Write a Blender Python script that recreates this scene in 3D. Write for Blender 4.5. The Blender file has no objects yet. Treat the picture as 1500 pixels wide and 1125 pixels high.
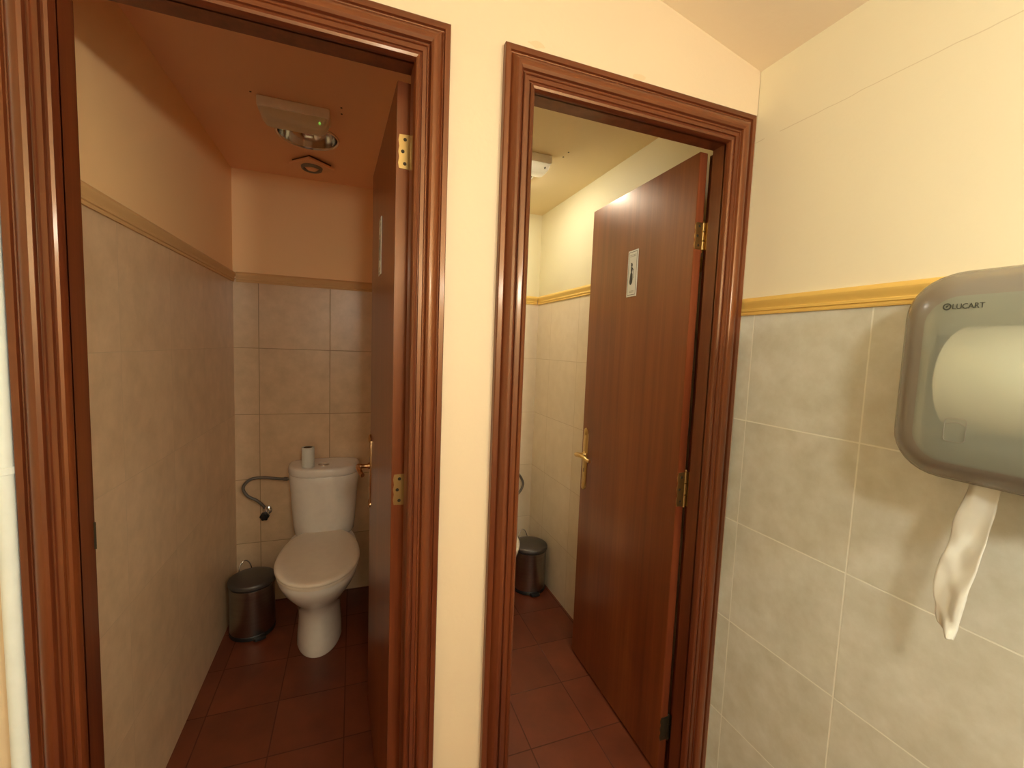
import bpy, bmesh, math, random
from mathutils import Vector, Matrix, Euler, noise
random.seed(4)
PI = math.pi
SC = bpy.context.scene
COL = SC.collection

# ------------------------------------------------------------------ materials
def srgb(r, g, b):
    f = lambda c: (c/255/12.92) if c/255 <= .04045 else ((c/255+.055)/1.055)**2.4
    return (f(r), f(g), f(b), 1)

class NT:
    def __init__(self, name):
        self.m = bpy.data.materials.new(name); self.m.use_nodes = True
        self.t = self.m.node_tree; self.t.nodes.clear()
        self.out = self.n('ShaderNodeOutputMaterial')
        self.b = self.n('ShaderNodeBsdfPrincipled')
        self.l(self.b.outputs[0], self.out.inputs[0])
    def n(self, kind, **kw):
        n = self.t.nodes.new(kind)
        for k, v in kw.items(): setattr(n, k, v)
        return n
    def l(self, a, b): self.t.links.new(a, b)
    def val(self, node, i, v):
        s = node.inputs[i]
        if hasattr(v, 'links'): self.l(v, s)
        else: s.default_value = v
    def math(self, op, a, b=0.0, c=0.0, clamp=False):
        n = self.n('ShaderNodeMath', operation=op, use_clamp=clamp)
        for i, v in enumerate((a, b, c)): self.val(n, i, v)
        return n.outputs[0]
    def mix(self, f, a, b):
        n = self.n('ShaderNodeMix', data_type='RGBA')
        self.val(n, 0, f); self.val(n, 6, a); self.val(n, 7, b)
        return n.outputs[2]
    def pos(self): return self.n('ShaderNodeNewGeometry').outputs['Position']
    def obj(self): return self.n('ShaderNodeTexCoord').outputs['Object']
    def noise(self, vec, scale, detail=3, rough=.5):
        n = self.n('ShaderNodeTexNoise'); self.val(n, 'Vector', vec)
        n.inputs['Scale'].default_value = scale; n.inputs['Detail'].default_value = detail
        n.inputs['Roughness'].default_value = rough
        return n.outputs[0]
    def ramp(self, f, stops):
        n = self.n('ShaderNodeValToRGB'); self.l(f, n.inputs[0])
        e = n.color_ramp.elements
        while len(e) < len(stops): e.new(.5)
        for k, (p, c) in zip(e, stops): k.position = p; k.color = c if len(c) == 4 else (*c, 1)
        return n.outputs[0]
    def scale(self, vec, s):
        n = self.n('ShaderNodeMapping'); self.l(vec, n.inputs[0]); n.inputs['Scale'].default_value = s
        return n.outputs[0]
    def sep(self, vec):
        n = self.n('ShaderNodeSeparateXYZ'); self.l(vec, n.inputs[0]); return n.outputs
    def bump(self, h, strength=.2, dist=.01):
        n = self.n('ShaderNodeBump'); self.l(h, n.inputs['Height'])
        n.inputs['Strength'].default_value = strength; n.inputs['Distance'].default_value = dist
        self.l(n.outputs[0], self.b.inputs['Normal'])
    def set(self, **kw):
        for k, v in kw.items(): self.val(self.b, k.replace('_', ' '), v)
        return self

def plain(name, col, rough=.5, metal=0, **kw):
    t = NT(name); nz = t.noise(t.obj(), 35, 2)
    c2 = tuple(x*.9 for x in col[:3]) + (1,)
    t.set(Base_Color=t.mix(nz, col, c2), Roughness=rough, Metallic=metal, **kw)
    return t.m

def paint(name, col, crack=None, patches=()):
    t = NT(name); p = t.pos()
    c = t.mix(t.noise(p, 2.2, 4), col, tuple(x*.955 for x in col[:3]) + (1,))
    if crack:
        x, y, z = t.sep(p)
        w = t.math('MULTIPLY', t.math('SUBTRACT', t.noise(p, 9, 3), .5), .012)
        d = t.math('ABSOLUTE', t.math('SUBTRACT', t.math('ADD', z, w), crack))
        n2 = t.math('GREATER_THAN', t.noise(p, 7, 2), .42)
        m = t.math('MULTIPLY', t.math('LESS_THAN', d, .0011), n2)
        c = t.mix(t.math('MULTIPLY', m, .28), c, (.42, .30, .13, 1))
    for (q, r) in patches:
        d = t.n('ShaderNodeVectorMath', operation='DISTANCE')
        t.l(t.scale(p, (1, 1, 3.0)), d.inputs[0]); d.inputs[1].default_value = (q[0], q[1], q[2]*3)
        k = t.math('ADD', d.outputs['Value'], t.math('MULTIPLY', t.math('SUBTRACT', t.noise(p, 60, 2), .5), .03))
        c = t.mix(t.math('MULTIPLY', t.math('LESS_THAN', k, r), .3), c, (.62, .40, .14, 1))
    t.set(Base_Color=c, Roughness=.62)
    t.bump(t.noise(p, 60, 4), .12, .004)
    return t.m

def tile(name, axes, pitch, origin, base, dark, grout, gw=.0024, rough=.3, mott=13, bevel=True):
    """square ceramic tiles; axes = the two world axes of the surface"""
    t = NT(name); p = t.pos(); s = t.sep(p)
    es = []; cells = []
    for a, pt, o in zip(axes, pitch, origin):
        q = t.math('DIVIDE', t.math('SUBTRACT', s[a], o), pt)
        fl = t.math('FLOOR', t.math('ADD', q, .5)); cells.append(t.math('FLOOR', q))
        es.append(t.math('MULTIPLY', t.math('ABSOLUTE', t.math('SUBTRACT', q, fl)), pt))
    e = t.math('MINIMUM', es[0], es[1])
    line = t.n('ShaderNodeMapRange'); t.l(e, line.inputs[0])
    line.inputs[1].default_value = gw*.5; line.inputs[2].default_value = gw; line.inputs[3].default_value = 1; line.inputs[4].default_value = 0
    cv = t.n('ShaderNodeCombineXYZ'); t.l(cells[0], cv.inputs[0]); t.l(cells[1], cv.inputs[1])
    wn = t.n('ShaderNodeTexWhiteNoise'); t.l(cv.outputs[0], wn.inputs[0])
    off = t.n('ShaderNodeVectorMath', operation='MULTIPLY_ADD')
    t.l(wn.outputs['Color'], off.inputs[0]); off.inputs[1].default_value = (5, 5, 5); t.l(p, off.inputs[2])
    n1 = t.noise(off.outputs[0], mott, 6, .62)
    f = t.ramp(n1, [(.30, (0, 0, 0)), (.72, (1, 1, 1))])
    f = t.math('ADD', t.math('MULTIPLY', f, .8), t.math('MULTIPLY', wn.outputs['Value'], .2), clamp=True)
    c = t.mix(f, dark, base)
    c = t.mix(line.outputs[0], c, grout)
    t.set(Base_Color=c, Roughness=t.math('ADD', t.math('MULTIPLY', line.outputs[0], .4), rough))
    h = t.math('SUBTRACT', t.math('MULTIPLY', n1, .08), t.math('MULTIPLY', line.outputs[0], .5))
    t.bump(h, .25, .003)
    return t.m

def wood(name, axis, lo, mid, hi, rough=.37, coat=.22, scale=1.0):
    t = NT(name); p = t.obj()
    s = [24*scale]*3; s[axis] = 1.1*scale
    n1 = t.noise(t.scale(p, s), 1.0, 6, .6)
    s2 = [110*scale]*3; s2[axis] = 2.2*scale
    n2 = t.noise(t.scale(p, s2), 1.0, 3, .6)
    n3 = t.noise(t.scale(p, [3 if i != axis else 1.5 for i in range(3)]), 1.0, 3, .5)
    f = t.math('ADD', t.math('MULTIPLY', n1, .55), t.math('ADD', t.math('MULTIPLY', n2, .22), t.math('MULTIPLY', n3, .23)))
    c = t.ramp(f, [(.34, lo), (.5, mid), (.66, hi)])
    t.set(Base_Color=c, Roughness=rough, Specular_Tint=(1, .62, .34, 1), Specular_IOR_Level=1.0, Coat_Weight=coat, Coat_Roughness=.14)
    t.bump(n2, .03, .002)
    return t.m

FRONT = srgb(252, 228, 184); SIDE = srgb(250, 234, 186)
M = {}
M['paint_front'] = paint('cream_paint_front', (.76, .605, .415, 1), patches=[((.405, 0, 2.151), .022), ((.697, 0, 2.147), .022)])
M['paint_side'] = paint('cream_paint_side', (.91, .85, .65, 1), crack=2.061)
M['paint_ceiling'] = paint('ceiling_paint', (.90, .76, .56, 1))
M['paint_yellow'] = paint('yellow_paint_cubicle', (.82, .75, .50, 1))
M['paint_warm_light'] = paint('warm_light_paint_cubicle', (.94, .63, .33, 1))  # wall colour carries the warm light of the dim left cubicle
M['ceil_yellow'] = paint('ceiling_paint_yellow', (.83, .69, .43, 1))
M['ceil_warm_light'] = paint('ceiling_paint_warm_light', (.90, .58, .37, 1))  # left ceiling colour with the cubicle's warm light tinted in
TB, TD, TG = (.82, .85, .80, 1), (.62, .63, .54, 1), (.90, .92, .84, 1)
M['tile_right'] = tile('wall_tile_right', (1, 2), (.3133, .3174), (-.0461, 1.2381), TB, TD, TG)
IB, ID, IG = (.76, .55, .36, 1), (.58, .41, .255, 1), (.34, .24, .14, 1)  # left cubicle tiles, warm bounced light mixed into their colours
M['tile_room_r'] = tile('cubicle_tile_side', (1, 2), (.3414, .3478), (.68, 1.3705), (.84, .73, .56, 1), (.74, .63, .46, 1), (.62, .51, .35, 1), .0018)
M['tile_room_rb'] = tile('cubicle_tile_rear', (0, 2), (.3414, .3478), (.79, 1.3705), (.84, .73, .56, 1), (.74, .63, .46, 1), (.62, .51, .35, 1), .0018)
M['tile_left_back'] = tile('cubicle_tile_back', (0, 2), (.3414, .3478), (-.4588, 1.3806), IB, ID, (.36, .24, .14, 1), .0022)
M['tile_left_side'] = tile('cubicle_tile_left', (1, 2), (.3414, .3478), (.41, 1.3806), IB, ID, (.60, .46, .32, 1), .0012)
FB, FD = (.195, .046, .018, 1), (.11, .025, .010, 1)
M['floor_a'] = tile('terracotta_floor', (0, 1), (.245, .25), (.611, .296), FB, FD, (.075, .020, .010, 1), .003, .4, 6)
M['floor_b'] = tile('terracotta_floor_left', (0, 1), (.245, .25), (-.265, .549), FB, FD, (.075, .020, .010, 1), .003, .4, 6)
WL, WM, WH = (.055, .010, .004, 1), (.110, .023, .008, 1), (.175, .046, .013, 1)
M['wood_z'] = wood('mahogany_upright', 2, WL, WM, WH)
M['wood_x'] = wood('mahogany_head', 0, WL, WM, WH)
M['wood_leaf'] = wood('mahogany_leaf', 2, (.10, .020, .006, 1), (.165, .038, .010, 1), (.235, .064, .016, 1), .34, .22, .8)
M['wood_edge'] = wood('mahogany_edge', 2, (.10, .02, .008, 1), (.20, .045, .016, 1), (.28, .075, .025, 1), .38, .3)
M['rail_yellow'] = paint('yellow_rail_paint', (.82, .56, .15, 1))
M['rail_warm_light'] = paint('warm_light_rail_paint', (.68, .42, .19, 1))  # yellow rail toned down, the cubicle's dim warm light in its colour
M['brass'] = plain('aged_brass', (.72, .50, .20, 1), .3, 1)
M['brass_dull'] = plain('dull_brass', (.50, .34, .14, 1), .42, 1)
M['copper'] = plain('reddish_brass', (.66, .40, .20, 1), .26, 1)
M['screw'] = plain('dark_screw', (.06, .045, .025, 1), .5, .6)
M['china'] = plain('white_china', (.90, .86, .81, 1), .12, 0, Coat_Weight=.5, Coat_Roughness=.06)
M['plastic_seat'] = plain('white_seat_plastic', (.88, .80, .69, 1), .28)
M['white_plastic'] = plain('white_plastic', (.90, .87, .80, 1), .4)
M['white_paint'] = plain('white_gloss_paint', (.84, .90, .88, 1), .35)
M['chrome'] = plain('chrome', (.72, .72, .72, 1), .12, 1)
M['black'] = plain('black_plastic', (.012, .011, .011, 1), .4)
M['grey_lid'] = plain('grey_bin_lid', (.12, .105, .095, 1), .38, .6)
M['hose'] = plain('braided_hose', (.20, .18, .16, 1), .45, .6)
M['paper'] = plain('white_paper', (.80, .81, .75, 1), .85)
M['roll_paper'] = plain('bright_white_paper', (.93, .94, .88, 1), .9)
M['core'] = plain('cardboard_core', (.10, .06, .035, 1), .8)
M['ink'] = plain('black_ink', (.03, .028, .025, 1), .6)
M['ink_soft'] = plain('grey_ink', (.36, .35, .30, 1), .7)
M['logo'] = plain('grey_logo_ink', (.065, .072, .06, 1), .5)
M['dark_grey'] = plain('dark_grey_plastic', (.05, .052, .048, 1), .85, 0, Specular_IOR_Level=.08)
M['light_grey'] = plain('light_grey_plastic', (.42, .43, .37, 1), .7, 0, Specular_IOR_Level=.1)
M['mid_grey'] = plain('grey_plastic', (.24, .23, .20, 1), .5)

def brushed(name):
    t = NT(name); n = t.noise(t.scale(t.obj(), (4, 4, 160)), 1, 2)
    t.set(Base_Color=t.mix(n, (.30, .27, .25, 1), (.42, .39, .36, 1)), Metallic=1.0, Roughness=.3)
    return t.m
M['steel'] = brushed('brushed_dark_steel')

def smoked(name, tint, body, clear, rough, coat):
    t = NT(name)
    t.set(Base_Color=body, Roughness=rough, Specular_IOR_Level=.35, Coat_Weight=coat, Coat_Roughness=.2)
    tr = t.n('ShaderNodeBsdfTransparent'); tr.inputs[0].default_value = tint
    mx = t.n('ShaderNodeMixShader'); mx.inputs[0].default_value = clear
    t.l(t.b.outputs[0], mx.inputs[1]); t.l(tr.outputs[0], mx.inputs[2]); t.l(mx.outputs[0], t.out.inputs[0])
    return t.m
M['smoke_frame'] = smoked('smoked_translucent_plastic', (.6, .58, .52, 1), (.38, .355, .315, 1), .38, .24, .3)
M['smoke_window'] = smoked('frosted_translucent_plastic', (.94, .96, .90, 1), (.60, .65, .56, 1), .63, .45, .08)

def lens(name):
    t = NT(name); t.set(Base_Color=(.86, .83, .75, 1), Roughness=.4)
    tr = t.n('ShaderNodeBsdfTranslucent'); tr.inputs[0].default_value = (.92, .90, .82, 1)
    mx = t.n('ShaderNodeMixShader'); mx.inputs[0].default_value = .55
    t.l(t.b.outputs[0], mx.inputs[1]); t.l(tr.outputs[0], mx.inputs[2]); t.l(mx.outputs[0], t.out.inputs[0])
    return t.m
M['diffuser'] = lens('milky_diffuser_plastic')
def emit(name, col, strength):
    t = NT(name)
    t.set(Base_Color=(.8, .8, .8, 1), Emission_Color=col, Emission_Strength=strength)
    return t.m

# ------------------------------------------------------------------ mesh helpers
def wloc(o):
    v = Vector((0, 0, 0))
    while o is not None: v += o.location; o = o.parent
    return v

def obj(name, bm, mats, parent=None, smooth=None, origin=None, **props):
    """link one bmesh (in world coordinates) as one mesh object"""
    me = bpy.data.meshes.new(name)
    bmesh.ops.recalc_face_normals(bm, faces=bm.faces[:])
    o = bpy.data.objects.new(name, me)
    base = wloc(parent) if parent else Vector(origin or (0, 0, 0))
    bm.transform(Matrix.Translation(-base))
    bm.to_mesh(me); bm.free()
    for m in (mats if isinstance(mats, (list, tuple)) else [mats]): me.materials.append(m)
    if smooth is not None:
        for p in me.polygons: p.use_smooth = True
        me.set_sharp_from_angle(angle=math.radians(smooth))
    COL.objects.link(o)
    if parent: o.parent = parent
    elif origin: o.location = origin
    for k, v in props.items(): o[k] = v
    return o

def thing(name, label, cat, loc=(0, 0, 0), group=None, kind=None):
    o = bpy.data.objects.new(name, None); COL.objects.link(o); o.location = loc
    o.empty_display_size = .05
    o['label'] = label; o['category'] = cat
    if group: o['group'] = group
    if kind: o['kind'] = kind
    return o

def tag(o, label, cat, group=None, kind=None):
    o['label'] = label; o['category'] = cat
    if group: o['group'] = group
    if kind: o['kind'] = kind
    return o

def dup(root, loc, label, rotz=None):
    r = root.copy(); COL.objects.link(r); r.location = loc; r['label'] = label
    if rotz is not None: r.rotation_euler = (0, 0, rotz)
    for ch in list(root.children):
        c = ch.copy(); COL.objects.link(c); c.parent = r
        for g in list(ch.children):
            d = g.copy(); COL.objects.link(d); d.parent = c
    return r

def box(bm, x0, x1, y0, y1, z0, z1, bev=0, seg=2, mi=0):
    vs = [bm.verts.new((x, y, z)) for x in (x0, x1) for y in (y0, y1) for z in (z0, z1)]
    fs = [bm.faces.new([vs[i] for i in q]) for q in
          ((0, 1, 3, 2), (4, 6, 7, 5), (0, 4, 5, 1), (2, 3, 7, 6), (0, 2, 6, 4), (1, 5, 7, 3))]
    for f in fs: f.material_index = mi
    if bev:
        es = list({e for f in fs for e in f.edges})
        bmesh.ops.bevel(bm, geom=es, offset=bev, segments=seg, affect='EDGES', profile=.5)
    return fs

def loft(bm, rings, cap0=True, cap1=True, mi=0, close=True):
    vr = [[bm.verts.new(p) for p in r] for r in rings]
    n = len(vr[0])
    for a, b in zip(vr, vr[1:]):
        for i in range(n if close else n-1):
            j = (i+1) % n
            f = bm.faces.new((a[i], a[j], b[j], b[i])); f.material_index = mi
    if cap0: bm.faces.new(list(reversed(vr[0]))).material_index = mi
    if cap1: bm.faces.new(vr[-1]).material_index = mi
    return vr

def lathe(bm, prof, c=(0, 0, 0), n=40, axis='z', cap0=True, cap1=True, mi=0):
    rings = []
    for r, h in prof:
        ring = []
        for i in range(n):
            a = 2*PI*i/n; x, y = r*math.cos(a), r*math.sin(a)
            p = {'z': (x, y, h), 'y': (x, h, y), 'x': (h, x, y)}[axis]
            ring.append((c[0]+p[0], c[1]+p[1], c[2]+p[2]))
        rings.append(ring)
    return loft(bm, rings, cap0, cap1, mi)

def spline(pts, n=8):
    P = [Vector(p) for p in pts]; P = [P[0]*2-P[1]] + P + [P[-1]*2-P[-2]]
    out = []
    for i in range(1, len(P)-2):
        for k in range(n):
            t = k/n; a, b, c, d = P[i-1], P[i], P[i+1], P[i+2]
            out.append(.5*((2*b)+(c-a)*t+(2*a-5*b+4*c-d)*t*t+(3*b-a-3*c+d)*t**3))
    out.append(P[-2]); return out

def tube(bm, pts, r, n=12, mi=0):
    pts = [Vector(p) for p in pts]; rings = []; up = None
    for i, p in enumerate(pts):
        t = (pts[min(i+1, len(pts)-1)] - pts[max(i-1, 0)]).normalized()
        if up is None:
            up = Vector((0, 0, 1)) if abs(t.z) < .9 else Vector((1, 0, 0))
        s = t.cross(up).normalized(); up = s.cross(t).normalized()
        rr = r[i] if isinstance(r, (list, tuple)) else r
        rings.append([p + s*math.cos(2*PI*k/n)*rr + up*math.sin(2*PI*k/n)*rr for k in range(n)])
    loft(bm, rings, mi=mi)

def quad(bm, pts, mi=0):
    f = bm.faces.new([bm.verts.new(p) for p in pts]); f.material_index = mi; return f

def slab(name, mat, x0, x1, y0, y1, z0, z1, **kw):
    bm = bmesh.new(); box(bm, x0, x1, y0, y1, z0, z1); return obj(name, bm, mat, **kw)

def prism(bm, poly, y0, y1, mi=0):
    """extrude an (x, z) polygon along y"""
    a = [bm.verts.new((x, y0, z)) for x, z in poly]; b = [bm.verts.new((x, y1, z)) for x, z in poly]
    fs = [bm.faces.new(a), bm.faces.new(list(reversed(b)))]
    n = len(poly)
    for i in range(n): fs.append(bm.faces.new((a[i], b[i], b[(i+1) % n], a[(i+1) % n])))
    for f in fs: f.material_index = mi

# ------------------------------------------------------------------ camera
FWD = Vector((0.3457990706995799, 0.9347948286990757, -0.08112725152975807))
RGT = Vector((0.9382796714531072, -0.3438147500521482, 0.037718374626012366))
UPV = Vector((-0.007366195840209273, 0.08916302980520867, 0.9959898058086735))
cd = bpy.data.cameras.new('camera'); cam = bpy.data.objects.new('camera', cd); COL.objects.link(cam)
cd.sensor_width = 36; cd.lens = 633.9075/1500*36; cd.clip_start = .01
mw = Matrix.Identity(4)
for i in range(3): mw[i][0] = RGT[i]; mw[i][1] = UPV[i]; mw[i][2] = -FWD[i]
mw.translation = Vector((0, -1.0146, 1.42766))
cam.matrix_world = mw
SC.camera = cam

# ------------------------------------------------------------------ setting
XR, YB, XL = 1.115, 1.562, -.572          # right wall, cubicles' back wall, left cubicle's left wall
ZC = 2.27; WT = .075                      # cubicle ceiling, front wall thickness
P0, P1 = .172, .262                       # partition between the cubicles
def zroof(x): return 2.262 + .243*(XR - x)
XF0, YF = -1.55, -3.60                    # far left and rear of the front room
RF, RI = 1.5542, 1.713                    # underside of the dado rail: front room, cubicles

D1 = dict(o=(-.5566, .1966, 2.128), i=(-.478, .1195, 2.036))
D2 = dict(o=(.3236, 1.0955, 2.128), i=(.400, 1.0005, 2.036))

def st(o, label, cat): return tag(o, label, cat, kind='structure')

# front wall with its two openings
bm = bmesh.new()
hz = 2.075
def colm(x0, x1, z0):
    prism(bm, [(x0, z0), (x1, z0), (x1, zroof(x1)), (x0, zroof(x0))], 0, WT)
xs = [(XF0, D1['i'][0]-.03, 0), (D1['i'][0]-.03, D1['i'][1]+.03, hz), (D1['i'][1]+.03, D2['i'][0]-.03, 0),
      (D2['i'][0]-.03, D2['i'][1]+.03, hz), (D2['i'][1]+.03, XR, 0)]
for a in xs: colm(*a)
st(obj('wall_front', bm, M['paint_front']), 'cream painted wall holding the two wooden doorways', 'wall')

def two_tone(name, label, axis, at, lo, hi, z0, zr, ztop, mt, mp, thick):
    """wall tiled below the rail and painted above it, with thickness away from the room"""
    bm = bmesh.new()
    for (a, b, mi) in ((z0, zr, 0), (zr, ztop, 1)):
        if axis == 'x': box(bm, min(at, at+thick), max(at, at+thick), lo, hi, a, b, mi=mi)
        else: box(bm, lo, hi, min(at, at+thick), max(at, at+thick), a, b, mi=mi)
    return st(obj(name, bm, [mt, mp]), label, 'wall')
two_tone('wall_right', 'right wall, cream paint above large grey beige tiles', 'x', XR, YF, 0, 0, RF+.02, 2.262, M['tile_right'], M['paint_side'], .1)
two_tone('wall_cubicle_right', 'yellow and tiled side wall inside the right cubicle', 'x', XR-.001, 0, YB+.1, 0, RI+.02, ZC+.12, M['tile_room_r'], M['paint_yellow'], .1)
two_tone('wall_cubicle_rear', 'tiled back wall behind the right cubicle toilet', 'y', YB, P1-.045, XR, 0, RI+.02, ZC+.12, M['tile_room_rb'], M['paint_yellow'], .1)
two_tone('wall_back', 'tiled back wall behind the left cubicle toilet', 'y', YB, XL-.1, P1-.045, 0, RI+.02, ZC+.12, M['tile_left_back'], M['paint_warm_light'], .1)
two_tone('wall_left', 'tiled left side wall of the dark cubicle', 'x', XL, WT, YB, 0, RI+.02, ZC+.12, M['tile_left_side'], M['paint_warm_light'], -.1)
bm = bmesh.new()
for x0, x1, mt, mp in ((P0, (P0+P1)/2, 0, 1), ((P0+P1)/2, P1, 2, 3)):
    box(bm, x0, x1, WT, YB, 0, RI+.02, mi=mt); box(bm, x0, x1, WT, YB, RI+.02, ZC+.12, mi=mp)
st(obj('wall_partition', bm, [M['tile_left_side'], M['paint_warm_light'], M['tile_room_r'], M['paint_yellow']]), 'partition between the two toilet cubicles', 'wall')
st(slab('wall_rear', M['paint_side'], XF0-.1, XR+.1, YF-.1, YF, 0, 3.1), 'cream wall behind the viewer', 'wall')
st(slab('wall_far_left', M['paint_side'], XF0-.1, XF0, YF, WT, 0, 3.1), 'cream wall at the far left of the front room', 'wall')

bm = bmesh.new(); box(bm, XF0-.1, XR+.1, YF-.1, WT, -.06, 0); box(bm, (P0+P1)/2, XR+.1, WT, YB+.1, -.06, 0)
st(obj('floor', bm, M['floor_a']), 'terracotta tiled floor', 'floor')
bm = bmesh.new(); box(bm, XL-.1, (P0+P1)/2, WT, YB+.1, -.06, 0)
st(obj('floor_left', bm, M['floor_b']), 'dark terracotta floor of the left cubicle', 'floor')

bm = bmesh.new()
prism(bm, [(XF0-.1, zroof(XF0-.1)), (XR+.1, zroof(XR+.1)), (XR+.1, zroof(XR+.1)+.06), (XF0-.1, zroof(XF0-.1)+.06)], YF-.1, WT)
st(obj('ceiling', bm, M['paint_ceiling']), 'sloping cream ceiling of the front room', 'ceiling')

LAMPS = {'l': (-.18, 1.035), 'r': (.705, 1.035)}
RH = .113
def ceiling_with_hole(name, x0, x1, y0, y1, c, mat, label):
    bm = bmesh.new(); n = 64
    def edgept(a):
        dx, dy = math.cos(a), math.sin(a); t = 9
        if dx > 1e-6: t = min(t, (x1-c[0])/dx)
        if dx < -1e-6: t = min(t, (x0-c[0])/dx)
        if dy > 1e-6: t = min(t, (y1-c[1])/dy)
        if dy < -1e-6: t = min(t, (y0-c[1])/dy)
        return (c[0]+dx*t, c[1]+dy*t)
    angs = sorted([2*PI*i/n for i in range(n)] + [math.atan2(y-c[1], x-c[0]) % (2*PI) for x in (x0, x1) for y in (y0, y1)])
    o = [edgept(a) for a in angs]; h = [(c[0]+RH*math.cos(a), c[1]+RH*math.sin(a)) for a in angs]
    def ring(pts, z): return [(x, y, z) for x, y in pts]
    v = loft(bm, [ring(h, ZC), ring(o, ZC), ring(o, ZC+.012), ring(h, ZC+.012)], False, False)
    k = len(angs)
    for i in range(k): bm.faces.new((v[3][i], v[3][(i+1) % k], v[0][(i+1) % k], v[0][i]))
    o = st(obj(name, bm, mat), label, 'ceiling')
    # lid of the ceiling void above
    return o
cl = ceiling_with_hole('ceiling_left', XL, P0, WT, YB, LAMPS['l'], M['ceil_warm_light'], 'dim flat ceiling of the left cubicle')
cr = ceiling_with_hole('ceiling_right', P1, XR-.001, WT, YB, LAMPS['r'], M['ceil_yellow'], 'lit yellowish flat ceiling of the right cubicle')
st(slab('ceiling_void', M['ceil_warm_light'], XL-.1, XR+.1, WT, YB+.1, ZC+.12, ZC+.16), 'closed top of the ceiling space above both cubicles', 'ceiling')

for par, pts in ((cl, [(-.045, .745), (-.045, .79), (-.335, .765)]), (cr, [(.856, .713), (.856, .763)])):
    for x, y in pts:
        bm = bmesh.new(); lathe(bm, [(.0035, ZC-.0012), (.0035, ZC+.0)], (x, y, 0), 12)
        obj('screw_hole', bm, M['screw'], par)

# dado rails: (profile = depth from the wall, height above the rail's underside)
RAIL = [(0, 0), (.006, 0), (.007, .004), (.0055, .006), (.0055, .009), (.009, .011), (.009, .0165), (.0065, .0185), (.0075, .0235),
        (.013, .031), (.014, .039), (.011, .046), (.006, .050), (0, .051)]
def rail(name, label, p0, p1, nrm, z, mat):
    bm = bmesh.new(); n = Vector(nrm)
    rings = [[Vector(p) + n*d + Vector((0, 0, z+h)) for d, h in RAIL] for p in (p0, p1)]
    loft(bm, rings)
    return st(obj(name, bm, mat, smooth=30), label, 'dado rail')
rail('trim_1', 'yellow moulded rail above the grey tiles of the right wall', (XR, YF, 0), (XR, 0, 0), (-1, 0, 0), RF, M['rail_yellow'])
rail('trim_2', 'yellow rail on the side wall of the right cubicle', (XR-.001, WT, 0), (XR-.001, YB, 0), (-1, 0, 0), RI, M['rail_yellow'])
rail('trim_3', 'short length of yellow rail on the right cubicle back wall', (P1, YB, 0), (XR-.015, YB, 0), (0, -1, 0), RI, M['rail_yellow'])
rail('trim_4', 'dim rail running back along the left cubicle side wall', (XL, WT, 0), (XL, YB, 0), (1, 0, 0), RI, M['rail_warm_light'])
rail('trim_5', 'dim rail across the back wall of the left cubicle', (XL+.015, YB, 0), (P0, YB, 0), (0, -1, 0), RI, M['rail_warm_light'])

# ------------------------------------------------------------------ doors
CAS = [(0, 0), (0, .0155), (.0025, .018), (.0145, .0185), (.0165, .0135), (.0185, .013), (.0215, .0165), (.028, .0235), (.036, .0265), (.044, .0260),
       (.0495, .0225), (.052, .0165), (.0535, .0155), (.0555, .0195), (.059, .0205), (.0605, .0175), (.070, .0180), (.0715, .0145), (.0735, .0150),
       (.076, .0190), (.081, .0215), (.086, .0195), (.0893, .0135), (.090, .006), (.090, 0)]
def casing(o, i, parent):
    """three mitred boards of moulded architrave around an opening"""
    def pts(k, side):
        d, h = CAS[k]; t = d/.090
        xl = o[0]+(i[0]-o[0])*t; xr = o[1]+(i[1]-o[1])*t; z = o[2]+(i[2]-o[2])*t
        return {'a': (xl, -h, 0), 'b': (xl, -h, z), 'c': (xr, -h, z), 'd': (xr, -h, 0)}[side]
    out = []
    for s, e, mt in (('a', 'b', 'wood_z'), ('b', 'c', 'wood_x'), ('c', 'd', 'wood_z')):
        bm = bmesh.new()
        loft(bm, [[pts(k, s) for k in range(len(CAS))], [pts(k, e) for k in range(len(CAS))]])
        out.append(obj('architrave', bm, M[mt], parent, smooth=28))
    return out

def jamb(i, parent, rab=(.012, .0195)):
    x0, x1, z1 = i; yl = .044
    bm = bmesh.new()
    for (a, b, y0, y1) in ((x0-.022, x0, -.004, yl), (x0-.022, x0-rab[0], yl, WT)): box(bm, a, b, y0, y1, 0, z1)
    for (a, b, y0, y1) in ((x1, x1+.026, -.004, yl), (x1+rab[1], x1+.026, yl, WT)): box(bm, a, b, y0, y1, 0, z1)
    for (a, b, y0, y1) in ((z1, z1+.036, -.004, yl), (z1+.0185, z1+.036, yl, WT)): box(bm, x0-.022, x1+.026, y0, y1, a, b)
    return obj('door_jamb', bm, M['wood_z'], parent)

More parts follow.
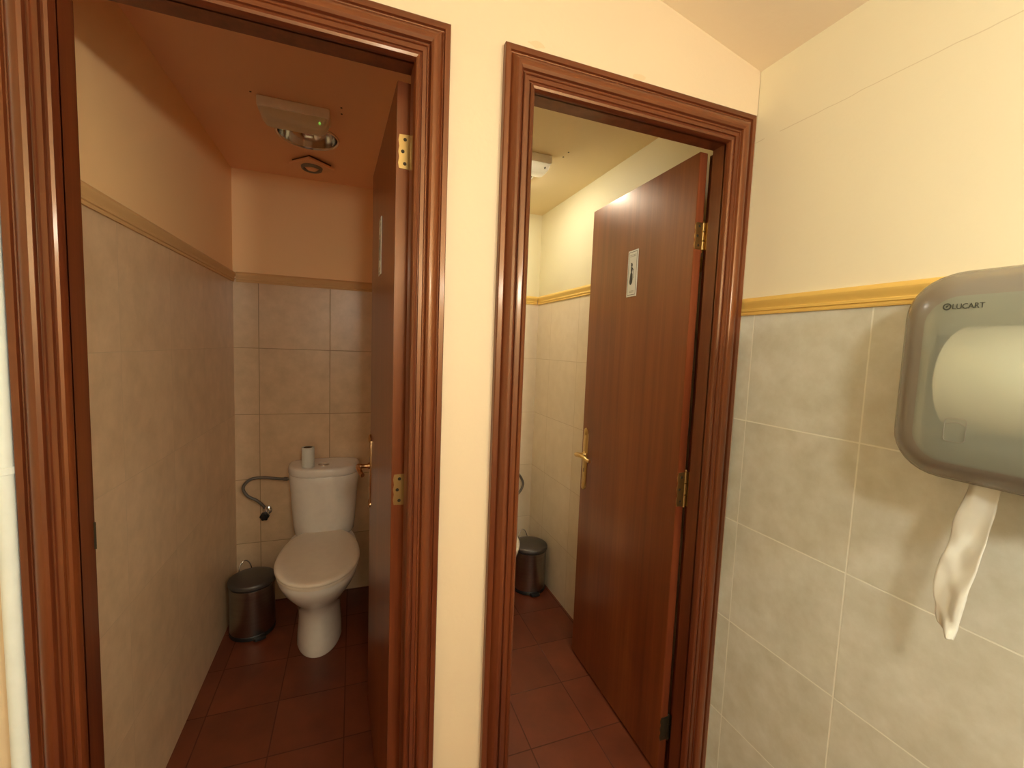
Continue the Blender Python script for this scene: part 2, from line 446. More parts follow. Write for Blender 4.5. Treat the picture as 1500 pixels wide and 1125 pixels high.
def hinge(parent, mtx, z0, z1, mat, worn=False):
    """butt hinge: knuckle, a plate on the jamb and a plate let into the leaf's edge (local: knuckle on the z axis)"""
    bm = bmesh.new(); h = (z1-z0)
    for k in range(3):
        a = z0+h*k/3+.0006; b = z0+h*(k+1)/3-.0006
        lathe(bm, [(.0035, a), (.0058, a+.0012), (.0058, b-.0012), (.0035, b)], (0, 0, 0), 16)
    lathe(bm, [(.003, z1), (.0042, z1+.002), (.002, z1+.006)], (0, 0, 0), 12)
    lathe(bm, [(.002, z0-.006), (.0042, z0-.002), (.003, z0)], (0, 0, 0), 12)
    box(bm, .0055, .0078, -.030, .002, z0+.001, z1-.001, .0006, 1)
    # scalloped plate on the leaf edge
    n = 7; pl = [(-.003, z0+.001)]
    for k in range(n): pl.append((-.031 - (.0022 if k % 2 else 0), z0+.002+(h-.004)*k/(n-1)))
    pl.append((-.003, z1-.001))
    prism(bm, pl, -.0028, -.0004)
    for k in (.16, .5, .84):
        lathe(bm, [(.0042, -.0032), (.0036, -.0037)], (-.018-(.005 if k == .5 else 0), 0, z0+h*k), 14, 'y', mi=1)
        lathe(bm, [(.0036, .0047), (.0042, .0055)], (0, -.019-(.004 if k == .5 else 0), z0+h*k), 14, 'x', mi=1)
    bm.transform(mtx)
    return obj('hinge', bm, [mat, M['screw']], parent, smooth=35)

def leaf_parts(parent, corner, free, thick, handle_at, metal):
    """leaf hung at its right edge; local x runs from the hinge to the free edge, -y is the outer face"""
    c = Vector((corner[0], corner[1], 0)); d = Vector((free[0]-corner[0], free[1]-corner[1], 0)); w = d.length; d.normalize()
    nrm = Vector((0, 0, 1)).cross(d); nrm = -nrm if nrm.x < 0 else nrm     # into the leaf, away from its outer face
    T = Matrix.Identity(4)
    for k in range(3): T[k][0] = d[k]; T[k][1] = nrm[k]; T[k][2] = (0, 0, 1)[k]
    T.translation = c
    bm = bmesh.new(); fs = box(bm, 0, w, 0, thick, .012, 2.04)
    fs[0].material_index = 1; fs[1].material_index = 1
    bmesh.ops.bevel(bm, geom=bm.edges[:], offset=.0015, segments=2, affect='EDGES')
    bm.transform(T); leaf = obj('door_leaf', bm, [M['wood_leaf'], M['wood_edge']], parent, smooth=50)
    # handles on both faces
    for s in (0, 1):
        def L(v): return Vector((v[0], (thick-v[1]) if s else v[1], v[2]))
        ax = w-.033; hz = .946
        bm = bmesh.new()
        z0, z1 = .802, 1.086; hw = .0195
        out = [(ax-hw, z0+.030), (ax-hw*.82, z0+.022), (ax-hw*.95, z0+.016), (ax-hw*.5, z0+.006), (ax, z0), (ax+hw*.5, z0+.006), (ax+hw*.95, z0+.016), (ax+hw*.82, z0+.022), (ax+hw, z0+.030),
               (ax+hw, z1-.030), (ax+hw*.82, z1-.022), (ax+hw*.95, z1-.016), (ax+hw*.5, z1-.006), (ax, z1), (ax-hw*.5, z1-.006), (ax-hw*.95, z1-.016), (ax-hw*.82, z1-.022), (ax-hw, z1-.030)]
        cx = ax; cz = (z0+z1)/2
        inn = [(cx+(x-cx)*.8, cz+(z-cz)*.985) for x, z in out]
        loft(bm, [[L((x, 0.0002, z)) for x, z in out], [L((x, -.003, z)) for x, z in out], [L((x, -.005, z)) for x, z in inn]], False, True)
        for zz in (z0+.018, z1-.018):
            rr = [[L((ax+r*math.cos(a), -y, zz+1.35*r*math.sin(a))) for a in [2*PI*i/14 for i in range(14)]] for r, y in ((.013, .0045), (.010, .008), (.005, .0095))]
            loft(bm, rr, False, True)
        bm.transform(T); pl = obj('handle_plate', bm, metal, parent if False else leaf, smooth=40)
        bm = bmesh.new()
        box(bm, ax-.0024, ax+.0024, -.0054, -.0046, .885, .903); bm.transform(T if not s else T)
        if s:
            bm.free()
        else: obj('keyhole', bm, M['black'], leaf)
        bm = bmesh.new()
        zc = .965
        tube(bm, [L((ax, y, zc)) for y in (-.004, -.010, -.0102, -.016, -.030, -.036, -.044, -.050, -.054)], [.013, .012, .009, .0075, .0085, .0105, .0105, .008, .003], 16)
        arm = spline([L((ax+.012, -.043, zc+.001)), L((ax-.01, -.047, zc)), L((ax-.04, -.047, zc+.005)), L((ax-.07, -.044, zc+.003)), L((ax-.092, -.040, zc-.004)), L((ax-.105, -.036, zc-.004))], 5)
        m = len(arm); tube(bm, arm, [.0068+.0022*math.sin(PI*k/(m-1))-(.0018 if k > m-4 else 0)*0+.0012*(k == m-2) for k in range(m)], 12)
        bm.transform(T); obj('lever_handle', bm, metal, leaf, smooth=45)
    return leaf, T, w

def door(name, label, D, corner, free, thick, hinge_z, metal, hmats, strike):
    r = thing(name, label, 'door', ((D['i'][0]+D['i'][1])/2, 0, 0), kind='structure')
    casing(D['o'], D['i'], r); jamb(D['i'], r)
    leaf, T, w = leaf_parts(r, corner, free, thick, None, metal)
    kx, ky = corner[0]+thick+.0035, corner[1]+.0015
    for (z0, z1), hm in zip(hinge_z, hmats):
        hinge(r, Matrix.Translation((kx, ky, 0)), z0, z1, M[hm])
    if strike:
        bm = bmesh.new(); x = D['i'][0]
        box(bm, x-.0124, x-.0105, .046, .066, .92, 1.06, .0008, 1)
        box(bm, x-.012, x+.0035, .0435, .0455, 1.0, 1.055, .0008, 1)
        obj('strike_plate', bm, M['screw'], r)
    return r, T, w
HZ = [(1.842, 1.923), (1.022, 1.104), (.17, .25)]
d1, T1, w1 = door('door_1', 'left wooden doorway, its door swung in and seen edge-on', D1, (.093, .081), (.066, .712), .034, HZ, M['copper'], ['brass', 'brass_dull', 'brass_dull'], True)
HZ2 = [(1.752, 1.836), (.94, 1.055), (.13, .215)]
d2, T2, w2 = door('door_2', 'right wooden doorway with its varnished door open inward', D2, (.977, .070), (.991, .706), .030, HZ2, M['brass'], ['brass', 'brass_dull', 'screw'], False)

# restroom plaques on the outer faces
def plaque(T, w, xc, label, lady):
    t = thing('restroom_plaque', label, 'sign', T @ Vector((xc, 0, 1.64)), group='plaques on the two toilet doors')
    def R(bm, x0, x1, z0, z1, y0, y1, **k): box(bm, xc+x0, xc+x1, -y1, -y0, z0, z1, **k)
    bm = bmesh.new(); R(bm, -.0315, .0315, 1.640, 1.812, .0003, .0028, bev=.0008, seg=1); bm.transform(T); obj('panel', bm, M['paper'], t)
    bm = bmesh.new(); a, z0, z1, e = .0262, 1.646, 1.806, .0016
    for q in ((-a, a, z0, z0+e), (-a, a, z1-e, z1), (-a, -a+e, z0, z1), (a-e, a, z0, z1)): R(bm, *q, .0026, .0031)
    bm.transform(T); obj('border', bm, M['ink'], t)
    for pair, hw in (((1.793, 1.788), .020), ((1.660, 1.655), .014)):
        bm = bmesh.new()
        for zz in pair:
            for k in range(5):
                x = -hw+2*hw*k/5; R(bm, x, x+hw*.28, zz, zz+.0026, .0026, .0030)
        bm.transform(T); obj('ornament', bm, M['ink_soft'], t)
    # figure (local x is mirrored when seen from outside, drawn facing the free edge)
    bm = bmesh.new()
    def ell(cx, cz, rx, rz, n=20): return [(xc+cx+rx*math.cos(2*PI*i/n), cz+rz*math.sin(2*PI*i/n)) for i in range(n)]
    if lady:
        shapes = [ell(.004, 1.757, .0048, .0062), ell(.0055, 1.763, .0038, .003),
                  [(xc+x, z) for x, z in ((.0075, 1.7505), (.0015, 1.7505), (-.002, 1.744), (-.0012, 1.736), (.0012, 1.730), (.0072, 1.730), (.0085, 1.740))],
                  [(xc+x, z) for x, z in ((.0072, 1.731), (.001, 1.731), (-.003, 1.722), (-.0045, 1.705), (-.003, 1.692), (.001, 1.686), (.007, 1.684), (.0125, 1.688), (.0145, 1.696), (.0125, 1.712), (.0105, 1.724))],
                  [(xc+x, z) for x, z in ((-.001, 1.747), (-.0085, 1.739), (-.008, 1.7375), (-.0005, 1.743))],
                  [(xc+x, z) for x, z in ((-.0085, 1.739), (-.0098, 1.738), (-.0105, 1.708), (-.0098, 1.707))]]
    else:
        shapes = [ell(.0, 1.757, .0048, .0062), [(xc+x, z) for x, z in ((.007, 1.749), (-.007, 1.749), (-.008, 1.72), (.008, 1.72))],
                  [(xc+x, z) for x, z in ((.006, 1.72), (.0008, 1.72), (.0015, 1.685), (.0055, 1.685))],
                  [(xc+x, z) for x, z in ((-.006, 1.72), (-.0008, 1.72), (-.0015, 1.685), (-.0055, 1.685))]]
    for s in shapes: prism(bm, s, -.0034, -.0026)
    bm.transform(T); obj('figure', bm, M['ink'], t)
    return t
plaque(T2, w2, .315, 'white plaque with a black long-skirted figure on the right door', True)
plaque(T1, w1, .335, 'white plaque seen edge-on on the left door', False)

# ------------------------------------------------------------------ toilet (local: wall at y = 0, facing -y)
def egg(yf, yb, hw, yc, z, n=56, pf=2.0, pb=2.4, flat=None):
    pts = []
    for i in range(n):
        a = 2*PI*i/n; s, c = math.sin(a), math.cos(a)
        p = pf if s < 0 else pb
        x = hw*math.copysign(abs(c)**(2/p), c); L = (yc-yf) if s < 0 else (yb-yc)
        y = yc+L*math.copysign(abs(s)**(2/p), s)
        if flat is not None and y > flat: y = flat
        pts.append((x, y, z))
    return pts
def dshape(hw, yf, yb, z, n=56, p=2.9):
    """tank plan: flat back, bowed front with rounded corners"""
    pts = []; ym = yb-.085
    for i in range(n):
        a = 2*PI*i/n; s, c = math.sin(a), math.cos(a)
        x = hw*math.copysign(abs(c)**(2/p), c)
        y = ym-(ym-yf)*abs(s)**(2/2.2) if s < 0 else ym+(yb-ym)*abs(s)**(2/4.0)
        pts.append((x, y, z))
    return pts
def shift(rings, v): return [[tuple(Vector(p)+v) for p in r] for r in rings]
TO = Vector((-.142, YB-.002, 0))
toilet = thing('toilet', 'white toilet in the dark left cubicle with a paper roll on its tank', 'toilet', TO, group='toilets')
secs = [(0, -.548, -.12, .100, -.36), (.012, -.552, -.115, .103, -.36), (.06, -.545, -.115, .098, -.36), (.14, -.540, -.11, .094, -.36), (.20, -.553, -.10, .099, -.37), (.235, -.575, -.09, .110, -.38),
        (.265, -.605, -.07, .124, -.40), (.30, -.645, -.05, .141, -.42), (.335, -.676, -.03, .157, -.44), (.365, -.695, -.02, .168, -.455), (.392, -.705, -.015, .174, -.46), (.404, -.703, -.015, .173, -.46)]
bm = bmesh.new(); loft(bm, shift([egg(yf, yb, hw, yc, z, pb=2.9) for z, yf, yb, hw, yc in secs], TO)); obj('bowl', bm, M['china'], toilet, smooth=60)
bm = bmesh.new(); loft(bm, shift([egg(-.712, -.15, .177-e, -.465, z, pb=2.3, flat=-.185) for z, e in ((.4055, .004), (.408, .001), (.413, 0), (.4185, .002), (.420, .006))], TO)); obj('seat', bm, M['plastic_seat'], toilet, smooth=60)
bm = bmesh.new(); loft(bm, shift([egg(-.720+e, -.15, .180-e, -.465, z, pb=2.3, flat=-.183) for z, e in ((.4215, .003), (.4235, .0005), (.430, 0), (.436, .003), (.4395, .012), (.441, .03), (.4415, .08))], TO)); obj('seat_lid', bm, M['plastic_seat'], toilet, smooth=60)
for s in (-1, 1):
    bm = bmesh.new(); lathe(bm, [(.006, -.022), (.009, -.02), (.009, .02), (.006, .022)], (TO.x+s*.075, TO.y-.178, .424), 16, 'x')
    obj('seat_hinge', bm, M['china'], toilet, smooth=40)
bm = bmesh.new(); tx = TO + Vector((.006, 0, 0))
loft(bm, shift([dshape(hw, yf, -.004, z) for z, hw, yf in ((.398, .130, -.165), (.402, .140, -.180), (.415, .148, -.192), (.47, .154, -.203), (.56, .161, -.217), (.66, .168, -.229), (.737, .173, -.238), (.7395, .1715, -.2365), (.740, .166, -.230), (.7456, .166, -.230))], tx)); tank = obj('tank', bm, M['china'], toilet, smooth=50)
bm = bmesh.new(); loft(bm, shift([dshape(.176-e, -.243+e, -.002-e*.3, z) for z, e in ((.7455, .005), (.7465, .001), (.749, 0), (.772, .001), (.779, .003), (.783, .008), (.785, .017), (.7858, .05))], tx)); obj('tank_lid', bm, M['china'], tank, smooth=50)
bm = bmesh.new(); bx, by = tx.x-.002, TO.y-.155
lathe(bm, [(.027, .785), (.027, .789), (.024, .791), (.022, .7895)], (bx, by, 0), 28)
for s in (-1, 1):
    pl = [(bx+s*(.0012+max(0, .0205*math.cos(a))), by+.0205*math.sin(a)) for a in [-PI/2+PI*i/12 for i in range(13)]]
    loft(bm, [[(x, y, .789) for x, y in pl], [(x, y, .7935) for x, y in pl]])
obj('flush_button', bm, M['chrome'], tank, smooth=35)
dup(toilet, Vector((.653, YB-.002, 0)), 'white toilet mostly hidden behind the door frame of the right cubicle')

# roll standing on the left tank
bm = bmesh.new(); c = (-.211, 1.385, 0); z0 = .7862
loft_p = [(.011, z0), (.029, z0), (.030, z0+.002), (.0302, z0+.05), (.030, z0+.099), (.0288, z0+.101), (.0215, z0+.1005)]
rl = thing('paper_roll', 'small white toilet paper roll standing on the left toilet tank', 'toilet paper', (c[0], c[1], z0))
lathe(bm, loft_p, c, 32, cap1=False); obj('paper', bm, M['paper'], rl, smooth=40)
bm = bmesh.new(); lathe(bm, [(.0212, z0+.0995), (.0207, z0+.1005), (.0202, z0+.0995), (.0202, z0+.002)], c, 32, cap0=False); obj('core', bm, M['core'], rl, smooth=40)

# water hoses with their wall valves
HP = [(-.318, 1.478, .700), (-.360, 1.490, .701), (-.439, 1.500, .709), (-.495, 1.500, .701), (-.525, 1.500, .661), (-.508, 1.503, .617), (-.466, 1.508, .586), (-.440, 1.515, .556), (-.428, 1.518, .535)]
def hose(label, base):
    t = thing('water_hose', label, 'water hose', base, group='toilet supply hoses')
    off = Vector(base) - Vector((-.425, YB, .52))
    sh = lambda p: tuple(Vector(p)+off)
    bm = bmesh.new(); sp = spline([sh(p) for p in HP], 10); tube(bm, sp, .0075, 14); obj('braided_pipe', bm, M['hose'], t, smooth=60)
    bm = bmesh.new(); tube(bm, [sh((-.309, 1.476, .700)), sh((-.318, 1.478, .700)), sh((-.3185, 1.478, .700)), sh((-.334, 1.483, .7003)), sh((-.335, 1.483, .7003))], [.007, .007, .0105, .0105, .006], 8); obj('coupling', bm, M['hose'], t)
    bm = bmesh.new(); c = sh((-.425, 0, .512))
    lathe(bm, [(.008, YB-.004), (.008, YB-.035), (.013, YB-.036), (.014, YB-.05), (.011, YB-.058)][::-1], (c[0], 0, c[2]), 20, 'y')
    lathe(bm, [(.024, YB-.001), (.022, YB-.007), (.012, YB-.012)][::-1], (c[0], 0, c[2]), 24, 'y')
    tube(bm, [sh((-.428, 1.519, .545)), sh((-.426, 1.519, .530)), sh((-.425, 1.519, .514))], [.009, .0105, .0105], 12)
    vv = obj('valve', bm, M['chrome'], t, smooth=40)
    bm = bmesh.new()
    rings = [[(c[0]-.004+r*(1+.08*math.cos(6*a))*math.cos(a), y, c[2]-.012+r*(1+.08*math.cos(6*a))*math.sin(a)) for a in [2*PI*i/36 for i in range(36)]] for r, y in ((.012, YB-.053), (.021, YB-.055), (.021, YB-.070), (.015, YB-.075))]
    loft(bm, rings); obj('valve_knob', bm, M['black'], vv, smooth=40)
    return t
h1 = hose('grey braided hose curving from the left tank to a wall valve', (-.425, YB, .52))
# the right cubicle's hose bulges the other way, so only its loop shows past the frame
t2 = thing('water_hose', 'loop of grey hose on the right cubicle back wall', 'water hose', (.93, YB, .52), group='toilet supply hoses')
bm = bmesh.new(); tube(bm, spline([(.836, 1.478, .70), (.90, 1.49, .695), (.96, 1.505, .668), (1.003, 1.515, .630), (1.028, 1.52, .595), (1.040, 1.52, .56), (1.028, 1.52, .522), (1.003, 1.52, .495), (.965, 1.518, .486), (.937, 1.517, .502), (.932, 1.518, .515)], 8), .0075, 14); obj('braided_pipe', bm, M['hose'], t2, smooth=60)
bm = bmesh.new(); lathe(bm, [(.008, YB-.004), (.008, YB-.035), (.013, YB-.036), (.014, YB-.05), (.011, YB-.058)][::-1], (.93, 0, .512), 20, 'y')
lathe(bm, [(.024, YB-.001), (.022, YB-.007), (.012, YB-.012)][::-1], (.93, 0, .512), 24, 'y'); obj('valve', bm, M['chrome'], t2, smooth=40)

# ------------------------------------------------------------------ pedal bins (local: pedal towards -y)
def bin_at(loc, label):
    t = thing('pedal_bin', label, 'bin', loc, group='steel pedal bins')
    C0 = Vector(loc)
    bm = bmesh.new(); lathe(bm, [(.092, .0), (.0985, .003), (.0995, .018), (.097, .022), (.09, .0225)], C0, 48); obj('base', bm, M['black'], t, smooth=40)
    bm = bmesh.new(); lathe(bm, [(.09, .0215), (.0965, .0215), (.0975, .024), (.0975, .236), (.099, .239), (.099, .243), (.0965, .245), (.09, .2452)], C0, 48); obj('body', bm, M['steel'], t, smooth=40)
    bm = bmesh.new(); lathe(bm, [(.088, .244), (.095, .2445), (.0955, .2512), (.088, .2517)], C0, 48); obj('gasket', bm, M['black'], t, smooth=40)
    bm = bmesh.new(); lathe(bm, [(.09, .2505), (.1015, .2505), (.103, .253), (.103, .266), (.1005, .2705), (.095, .2735), (.07, .279), (.035, .282), (.006, .283)], C0, 48); lid = obj('lid', bm, M['grey_lid'], t, smooth=50)
    bm = bmesh.new()
    pl = [(-.027, -.088), (-.028, -.108), (-.023, -.120), (0, -.124), (.023, -.120), (.028, -.108), (.027, -.088)]
    loft(bm, [[(C0.x+x*.97, C0.y+y, z) for x, y in pl] for z in (.007,)] + [[(C0.x+x, C0.y+y, z+.0) for x, y in pl] for z in (.009, .0165)] + [[(C0.x+x*.9, C0.y+(y+.11)*.93-.11, .019) for x, y in pl]])
    obj('pedal', bm, M['black'], t, smooth=35)
    bm = bmesh.new(); pts = []
    for i in range(13):
        a = PI*i/12; pts.append((C0.x-.030*math.cos(a), C0.y+.112+.012*math.sin(a), .245+.062*math.sin(a)))
    pts = [(C0.x-.030, C0.y+.095, .235)] + pts + [(C0.x+.030, C0.y+.095, .235)]
    tube(bm, spline(pts, 3), .0028, 8); obj('carry_handle', bm, M['chrome'], t, smooth=60)
    bm = bmesh.new(); box(bm, C0.x-.024, C0.x+.024, C0.y+.094, C0.y+.112, .215, .262, .004, 2); obj('hinge_block', bm, M['black'], t)
    return t
b1 = bin_at((-.452, 1.312, 0), 'dark steel pedal bin beside the left toilet')
b2 = dup(b1, Vector((1.004, 1.285, 0)), 'steel pedal bin in the corner of the right cubicle')
b1.rotation_euler = (0, 0, math.radians(26))

# ------------------------------------------------------------------ ceiling fittings
def emergency(xc, label, lit):
    t = thing('emergency_light', label, 'emergency light', (xc, .82, ZC), group='emergency lights on the cubicle ceilings')
    bm = bmesh.new(); box(bm, xc-.117, xc+.117,   .768, .845, ZC-.036, ZC-.001, .004, 2); obj('housing', bm, M['white_plastic'], t, smooth=40)
    bm = bmesh.new()
    rings = []
    for z, e, f in ((ZC-.0355, .004, .004), (ZC-.044, .005, .004), (ZC-.060, .011, .005), (ZC-.074, .022, .010), (ZC-.078, .030, .016)):
        x0, x1, y0, y1 = xc-.117+e, xc+.117-e, .768+f, .845-f; r = .012; p = []
        for cx, cy, a0 in ((x1-r, y1-r, 0), (x0+r, y1-r, 90), (x0+r, y0+r, 180), (x1-r, y0+r, 270)):
            for k in range(5): a = math.radians(a0+90*k/4); p.append((cx+r*math.cos(a), cy+r*math.sin(a), z))
        rings.append(p)
    loft(bm, rings); obj('diffuser', bm, M['diffuser'], t, smooth=50)
    bm = bmesh.new(); lathe(bm, [(.0035, .7655), (.0035, .7715)], (xc+.084, 0, ZC-.058), 14, 'y')
    obj('indicator_light', bm, emit('green_led', (.25, 1, .12, 1), .45) if lit else M['mid_grey'], t)
    return t
emergency(-.202, 'white emergency light with a green glow on the dim ceiling', True)
emergency(.690, 'white emergency light half hidden on the right cubicle ceiling', False)

def downlight(c, label, lit):
    t = thing('downlight', label, 'ceiling lamp', (c[0], c[1], ZC), group='round recessed downlights')
    bm = bmesh.new(); lathe(bm, [(.110, ZC-.001), (.1215, ZC-.0008), (.1215, ZC-.0035), (.117, ZC-.007), (.1115, ZC-.005), (.110, ZC-.001)], (*c, 0), 56, cap0=False, cap1=False); obj('rim', bm, M['chrome'], t, smooth=50)
    bm = bmesh.new(); lathe(bm, [(.1105, ZC-.003), (.108, ZC+.020), (.097, ZC+.052), (.072, ZC+.082), (.037, ZC+.097), (.004, ZC+.099)], (*c, 0), 56, cap0=False); obj('reflector', bm, M['chrome'], t, smooth=60)
    bm = bmesh.new()
    if lit: lathe(bm, [(.012, ZC+.09), (.016, ZC+.07), (.030, ZC+.050), (.042, ZC+.012), (.044, ZC-.010), (.036, ZC-.030), (.020, ZC-.041), (.003, ZC-.044)], (*c, 0), 32)
    else: lathe(bm, [(.012, ZC+.09), (.018, ZC+.07), (.022, ZC+.055), (.018, ZC+.035), (.004, ZC+.030)], (*c, 0), 32)
    obj('bulb', bm, emit('lit_bulb', (1, .95, .80, 1), 88) if lit else M['white_plastic'], t, smooth=60)
    return t
downlight(LAMPS['l'], 'unlit round chrome downlight in the left cubicle ceiling', False)
downlight(LAMPS['r'], 'glowing round downlight behind the emergency light of the right cubicle', True)

t = thing('extractor_fan', 'small square extractor vent set cornerwise on the left ceiling', 'vent', (-.188, 1.315, ZC))
Rz = Matrix.Translation((-.188, 1.315, 0)) @ Matrix.Rotation(math.radians(43), 4, 'Z')
bm = bmesh.new(); box(bm, -.060, .060, -.060, .060, ZC-.012, ZC-.001); bm.transform(Rz); obj('base', bm, M['core'], t)
bm = bmesh.new(); box(bm, -.071, .071, -.071, .071, ZC-.024, ZC-.011, .004, 2); bm.transform(Rz); obj('cover', bm, M['ceil_warm_light'], t, smooth=40)
bm = bmesh.new(); lathe(bm, [(.047, ZC-.0235), (.045, ZC-.034), (.040, ZC-.037), (.036, ZC-.034), (.034, ZC-.0245)], (-.188, 1.315, 0), 40, cap0=False, cap1=False); obj('ring', bm, M['mid_grey'], t, smooth=50)
bm = bmesh.new(); lathe(bm, [(.024, ZC-.0235), (.025, ZC-.032), (.020, ZC-.036), (.004, ZC-.037)], (-.188, 1.315, 0), 32); obj('hub', bm, M['ceil_warm_light'], t, smooth=50)

# ------------------------------------------------------------------ towel dispenser on the right wall
def rrect(x, y0, y1, z0, z1, r, n=9):
    p = []
    for cy, cz, a0 in ((y1-r, z1-r, 0), (y0+r, z1-r, 90), (y0+r, z0+r, 180), (y1-r, z0+r, 270)):
        for k in range(n): a = math.radians(a0+90*k/(n-1)); p.append((x, cy+r*math.cos(a), cz+r*math.sin(a)))
    return p
YL = -.493                              # the dispenser's far edge; it is .36 wide
def RR(x, inset, r): return rrect(x, YL-.36+inset, YL-inset, 1.226+inset*(.66 if inset < .075 else .9), 1.592-inset*(.82 if inset < .075 else .9), r)
disp = thing('towel_dispenser', 'grey translucent paper towel dispenser on the tiled right wall', 'towel dispenser', (XR, YL-.18, 1.226))
bm = bmesh.new()
loft(bm, [RR(1.1145, .006, .07), RR(1.060, .004, .07), RR(1.058, .012, .065)]); obj('back_plate', bm, M['light_grey'], disp, smooth=50)
bm = bmesh.new()
fr = [RR(1.062, .002, .072), RR(1.02, 0, .075), RR(.995, .001, .076), RR(.970, .008, .074), RR(.948, .021, .068), RR(.930, .038, .060), RR(.919, .054, .052), RR(.915, .064, .048)]
loft(bm, fr, False, False); obj('cover_frame', bm, M['smoke_frame'], disp, smooth=60)
bm = bmesh.new()
loft(bm, [RR(.9152, .0635, .048), RR(.9128, .070, .044), RR(.9118, .095, .03), RR(.9112, .13, .015)], False, True); obj('cover_window', bm, M['smoke_window'], disp, smooth=60)
bm = bmesh.new()
box(bm, .932, 1.057, YL-.295, YL-.072, 1.252, 1.304, .008, 3); obj('feed_mechanism', bm, M['dark_grey'], disp, smooth=40)
bm = bmesh.new()
lathe(bm, [(.030, YL-.062), (.030, YL-.072), (.018, YL-.073), (.018, YL-.079)], (1.012, 0, 1.404), 28, 'y')
box(bm, .955, 1.058, YL-.071, YL-.061, 1.315, 1.48, .003, 1); obj('roll_holder', bm, M['dark_grey'], disp, smooth=40)
# lock outline and logo on the cover
bm = bmesh.new()
def outline(y0, y1, z0, z1, r, w, x):
    a = rrect(x, y0, y1, z0, z1, r, 6); b = rrect(x, y0+w, y1-w, z0+w, z1-w, max(r-w, .001), 6)
    a2 = [(q[0]-.0008, q[1], q[2]) for q in a]; b2 = [(q[0]-.0008, q[1], q[2]) for q in b]
    v = loft(bm, [a, a2, b2, b], False, False)
outline(-.628, -.600, 1.304, 1.343, .006, .0009, .9118)
tube(bm, [(.9116, -.602-.024*k/10, 1.332+.004*math.sin(PI*k/10)) for k in range(11)], .0006, 6)
obj('lock_outline', bm, M['mid_grey'], disp)

def text_bm(body, size):
    cu = bpy.data.curves.new('tmp', 'FONT'); cu.body = body; cu.size = size; cu.extrude = .0003; cu.resolution_u = 4
    o = bpy.data.objects.new('tmp', cu); COL.objects.link(o); bpy.context.view_layer.update()
    me = o.evaluated_get(bpy.context.evaluated_depsgraph_get()).to_mesh(); bm = bmesh.new(); bm.from_mesh(me)
    o.to_mesh_clear(); bpy.data.objects.remove(o); bpy.data.curves.remove(cu); return bm
bm = text_bm('LUCART', .0120)
xs_ = [v.co.x for v in bm.verts]; wd = max(xs_)-min(xs_); mn = min(xs_)
for v in bm.verts: v.co.x = (v.co.x-mn)*(.0385/wd)
XT = .9112
def place(bm, y0, z0): bm.transform(Matrix(((0, 0, -1, XT), (-1, 0, 0, y0), (0, 1, 0, z0), (0, 0, 0, 1))))
place(bm, -.5935, 1.5185)
n0 = 28; cy, cz = -.5865, 1.5228
ring = lambda r0, a0, x: [(x, cy-r0*math.cos(a), cz+r0*math.sin(a)) for a in [a0+2*PI*i/n0 for i in range(n0)]]
loft(bm, [ring(.0056, 0, XT), ring(.0056, 0, XT-.0003), ring(.0036, 0, XT-.0003), ring(.0036, 0, XT)], False, False)
pl = [(-.001, -.002), (.001, -.0005), (.0024, .0024), (-.0004, .0018), (-.0018, .0002)]
vs = [bm.verts.new((XT-.0003, cy-a, cz+b)) for a, b in pl]; bm.faces.new(vs)
obj('logo', bm, M['logo'], disp)

# the roll inside the cover and the sheet hanging out
roll = thing('towel_roll', 'white paper towel roll seen through the dispenser cover', 'paper towel roll', (1.008, YL-.19, 1.402))
bm = bmesh.new(); lathe(bm, [(.020, YL-.082), (.0895, YL-.080), (.092, YL-.083), (.092, YL-.297), (.0895, YL-.300), (.020, YL-.298)], (1.012, 0, 1.404), 64, 'y', cap0=False, cap1=False); obj('paper', bm, M['roll_paper'], roll, smooth=40)
bm = bmesh.new(); lathe(bm, [(.0205, YL-.083), (.0205, YL-.298)], (1.012, 0, 1.404), 32, 'y'); obj('core', bm, M['core'], roll, smooth=40)
TL_ = [(-.607, 1.246), (-.606, 1.216), (-.599, 1.180), (-.594, 1.156), (-.5935, 1.130), (-.590, 1.108), (-.583, 1.085), (-.5795, 1.060), (-.578, 1.036), (-.5805, 1.018), (-.584, 1.002), (-.5835, .985), (-.586, .967), (-.596, .954)]
TR_ = [(-.644, 1.246), (-.643, 1.218), (-.6415, 1.192), (-.640, 1.172), (-.637, 1.140), (-.6355, 1.118), (-.633, 1.094), (-.630, 1.068), (-.6265, 1.042), (-.6235, 1.020), (-.620, .998), (-.618, .982), (-.6165, .966), (-.614, .951)]
bm = bmesh.new(); NU = 14; rows = []
La, Ra = spline([(0, *p) for p in TL_], 4), spline([(0, *p) for p in TR_], 4)
for j, (a, b) in enumerate(zip(La, Ra)):
    row = []; t = j/(len(La)-1)
    for i in range(NU+1):
        u = i/NU; q = a.lerp(b, u)
        fold = .007*math.sin(PI*u)*(.35+t) + .006*math.sin(5.2*u+4*t) + .004*noise.noise(Vector((u*3, t*9, 2)))+.004*math.sin(11*t+2*u)*t
        crumple = .0022*noise.noise(Vector((u*6, t*16, 5)))
        row.append(bm.verts.new((.992-fold-.004*t, q.y, q.z+crumple)))
    rows.append(row)
for r0, r1 in zip(rows, rows[1:]):
    for i in range(NU): bm.faces.new((r0[i], r0[i+1], r1[i+1], r1[i]))
sheet = obj('hanging_paper_towel', bm, M['paper'], smooth=80, origin=(.992, -.61, 1.246))
sm = sheet.modifiers.new('thickness', 'SOLIDIFY'); sm.thickness = .0012; sm.offset = 0
tag(sheet, 'crumpled white paper towel hanging below the grey dispenser', 'paper towel')

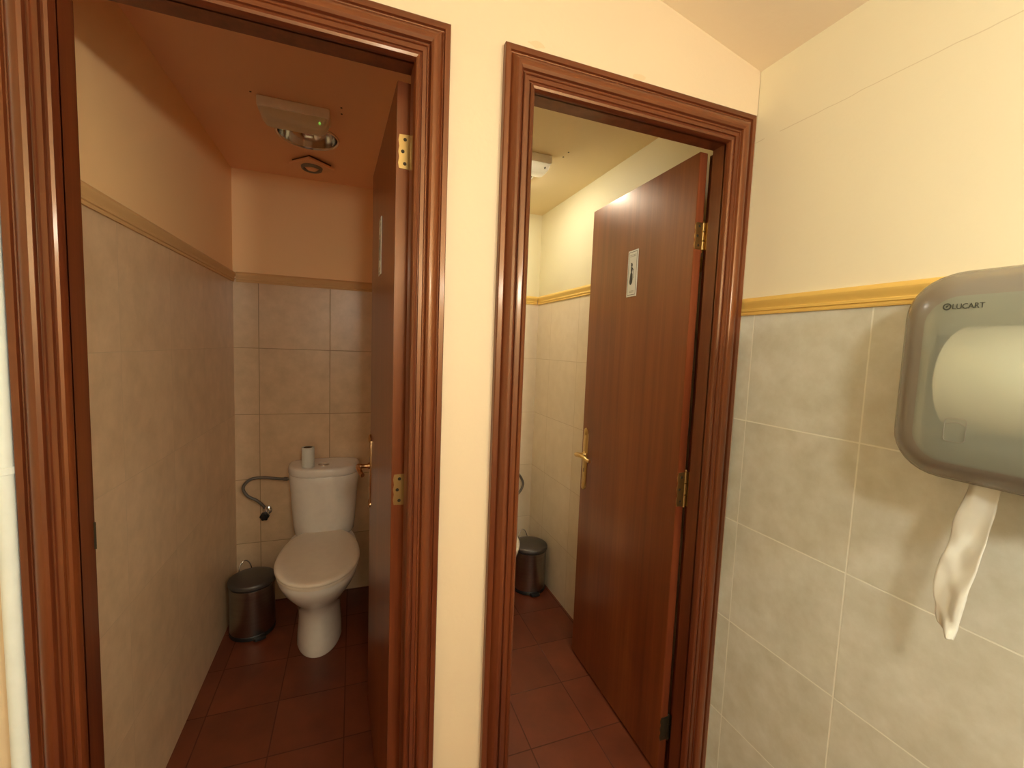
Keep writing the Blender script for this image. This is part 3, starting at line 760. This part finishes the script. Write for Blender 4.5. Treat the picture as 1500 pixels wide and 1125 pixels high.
# ------------------------------------------------------------------ white pipe beside the left frame
pipe = thing('wall_pipe', 'white pipe running down beside the left door frame', 'pipe', (-.571, -.014, 0))
bm = bmesh.new(); tube(bm, [(-.571, -.014, 0), (-.571, -.014, 2.6)], .0125, 20); obj('tube', bm, M['white_paint'], pipe, smooth=60)
for z in (1.182, .42, 1.95):
    bm = bmesh.new(); lathe(bm, [(.0125, z-.007), (.0148, z-.006), (.0148, z+.006), (.0125, z+.007)], (-.571, -.014, 0), 20)
    box(bm, -.590, -.582, -.012, -.0005, z-.006, z+.006); obj('clip', bm, M['white_paint'], pipe, smooth=40)

# ------------------------------------------------------------------ light
for LX, LY, LZ, PW, lab in ((.16, -1.42, 1.845, 145, 'opal globe pendant lamp just behind the viewer'), (.80, -1.75, 1.80, 235, 'added opal globe pendant by the right wall, fill for the left cubicle')):  # second globe is an added fill lamp to brighten the left cubicle
    lamp = thing('pendant_lamp', lab, 'lamp', (LX, LY, zroof(LX)), group='globe pendants of the front room'); zr = zroof(LX)
    bm = bmesh.new(); lathe(bm, [(.05, zr+.006), (.05, zr-.02), (.012, zr-.03)], (LX, LY, 0), 24); obj('canopy', bm, M['white_plastic'], lamp, smooth=40)
    bm = bmesh.new(); tube(bm, [(LX, LY, zr-.025), (LX, LY, LZ+.10)], .004, 8); obj('cord', bm, M['black'], lamp)
    bm = bmesh.new(); lathe(bm, [(.02, LZ+.105), (.026, LZ+.10), (.030, LZ+.056)], (LX, LY, 0), 24); obj('cap', bm, M['white_plastic'], lamp, smooth=40)
    bm = bmesh.new(); GR = .065; lathe(bm, [(max(.001, GR*math.sin(PI*k/20)), LZ+GR*math.cos(PI*k/20)) for k in range(21)], (LX, LY, 0), 32); obj('globe', bm, emit('warm_globe', (1, .97, .80, 1), PW), lamp, smooth=80)
# added glowing window, out of view, as soft fill for the left cubicle
bm = bmesh.new(); box(bm, -1.3, .95, YF-.004, YF+.004, 1.35, 2.1); wn = obj('fill_window_1', bm, emit('fill_light_pane', (1, .95, .80, 1), .9)); st(wn, 'added glowing window behind the viewer, fill for the left cubicle', 'window')
bm = bmesh.new()
for q in ((-1.36, -1.3, 1.29, 2.16), (.95, 1.01, 1.29, 2.16), (-1.3, .95, 1.29, 1.35), (-1.3, .95, 2.1, 2.16), (-.2, -.16, 1.35, 2.1)): box(bm, q[0], q[1], YF, YF+.03, q[2], q[3])
obj('fill_window_frame', bm, M['white_paint'], wn)

w = bpy.data.worlds.new('world'); SC.world = w; w.use_nodes = True
w.node_tree.nodes['Background'].inputs[0].default_value = (.9, .8, .6, 1); w.node_tree.nodes['Background'].inputs[1].default_value = .0

SC.view_settings.view_transform = 'Standard'; SC.view_settings.look = 'None'
SC.view_settings.gamma = 1; SC.view_settings.exposure = 0; SC.view_settings.use_curve_mapping = False
SC.cycles.use_denoising = True
SC.cycles.max_bounces = 12; SC.cycles.diffuse_bounces = 8; SC.cycles.transparent_max_bounces = 16
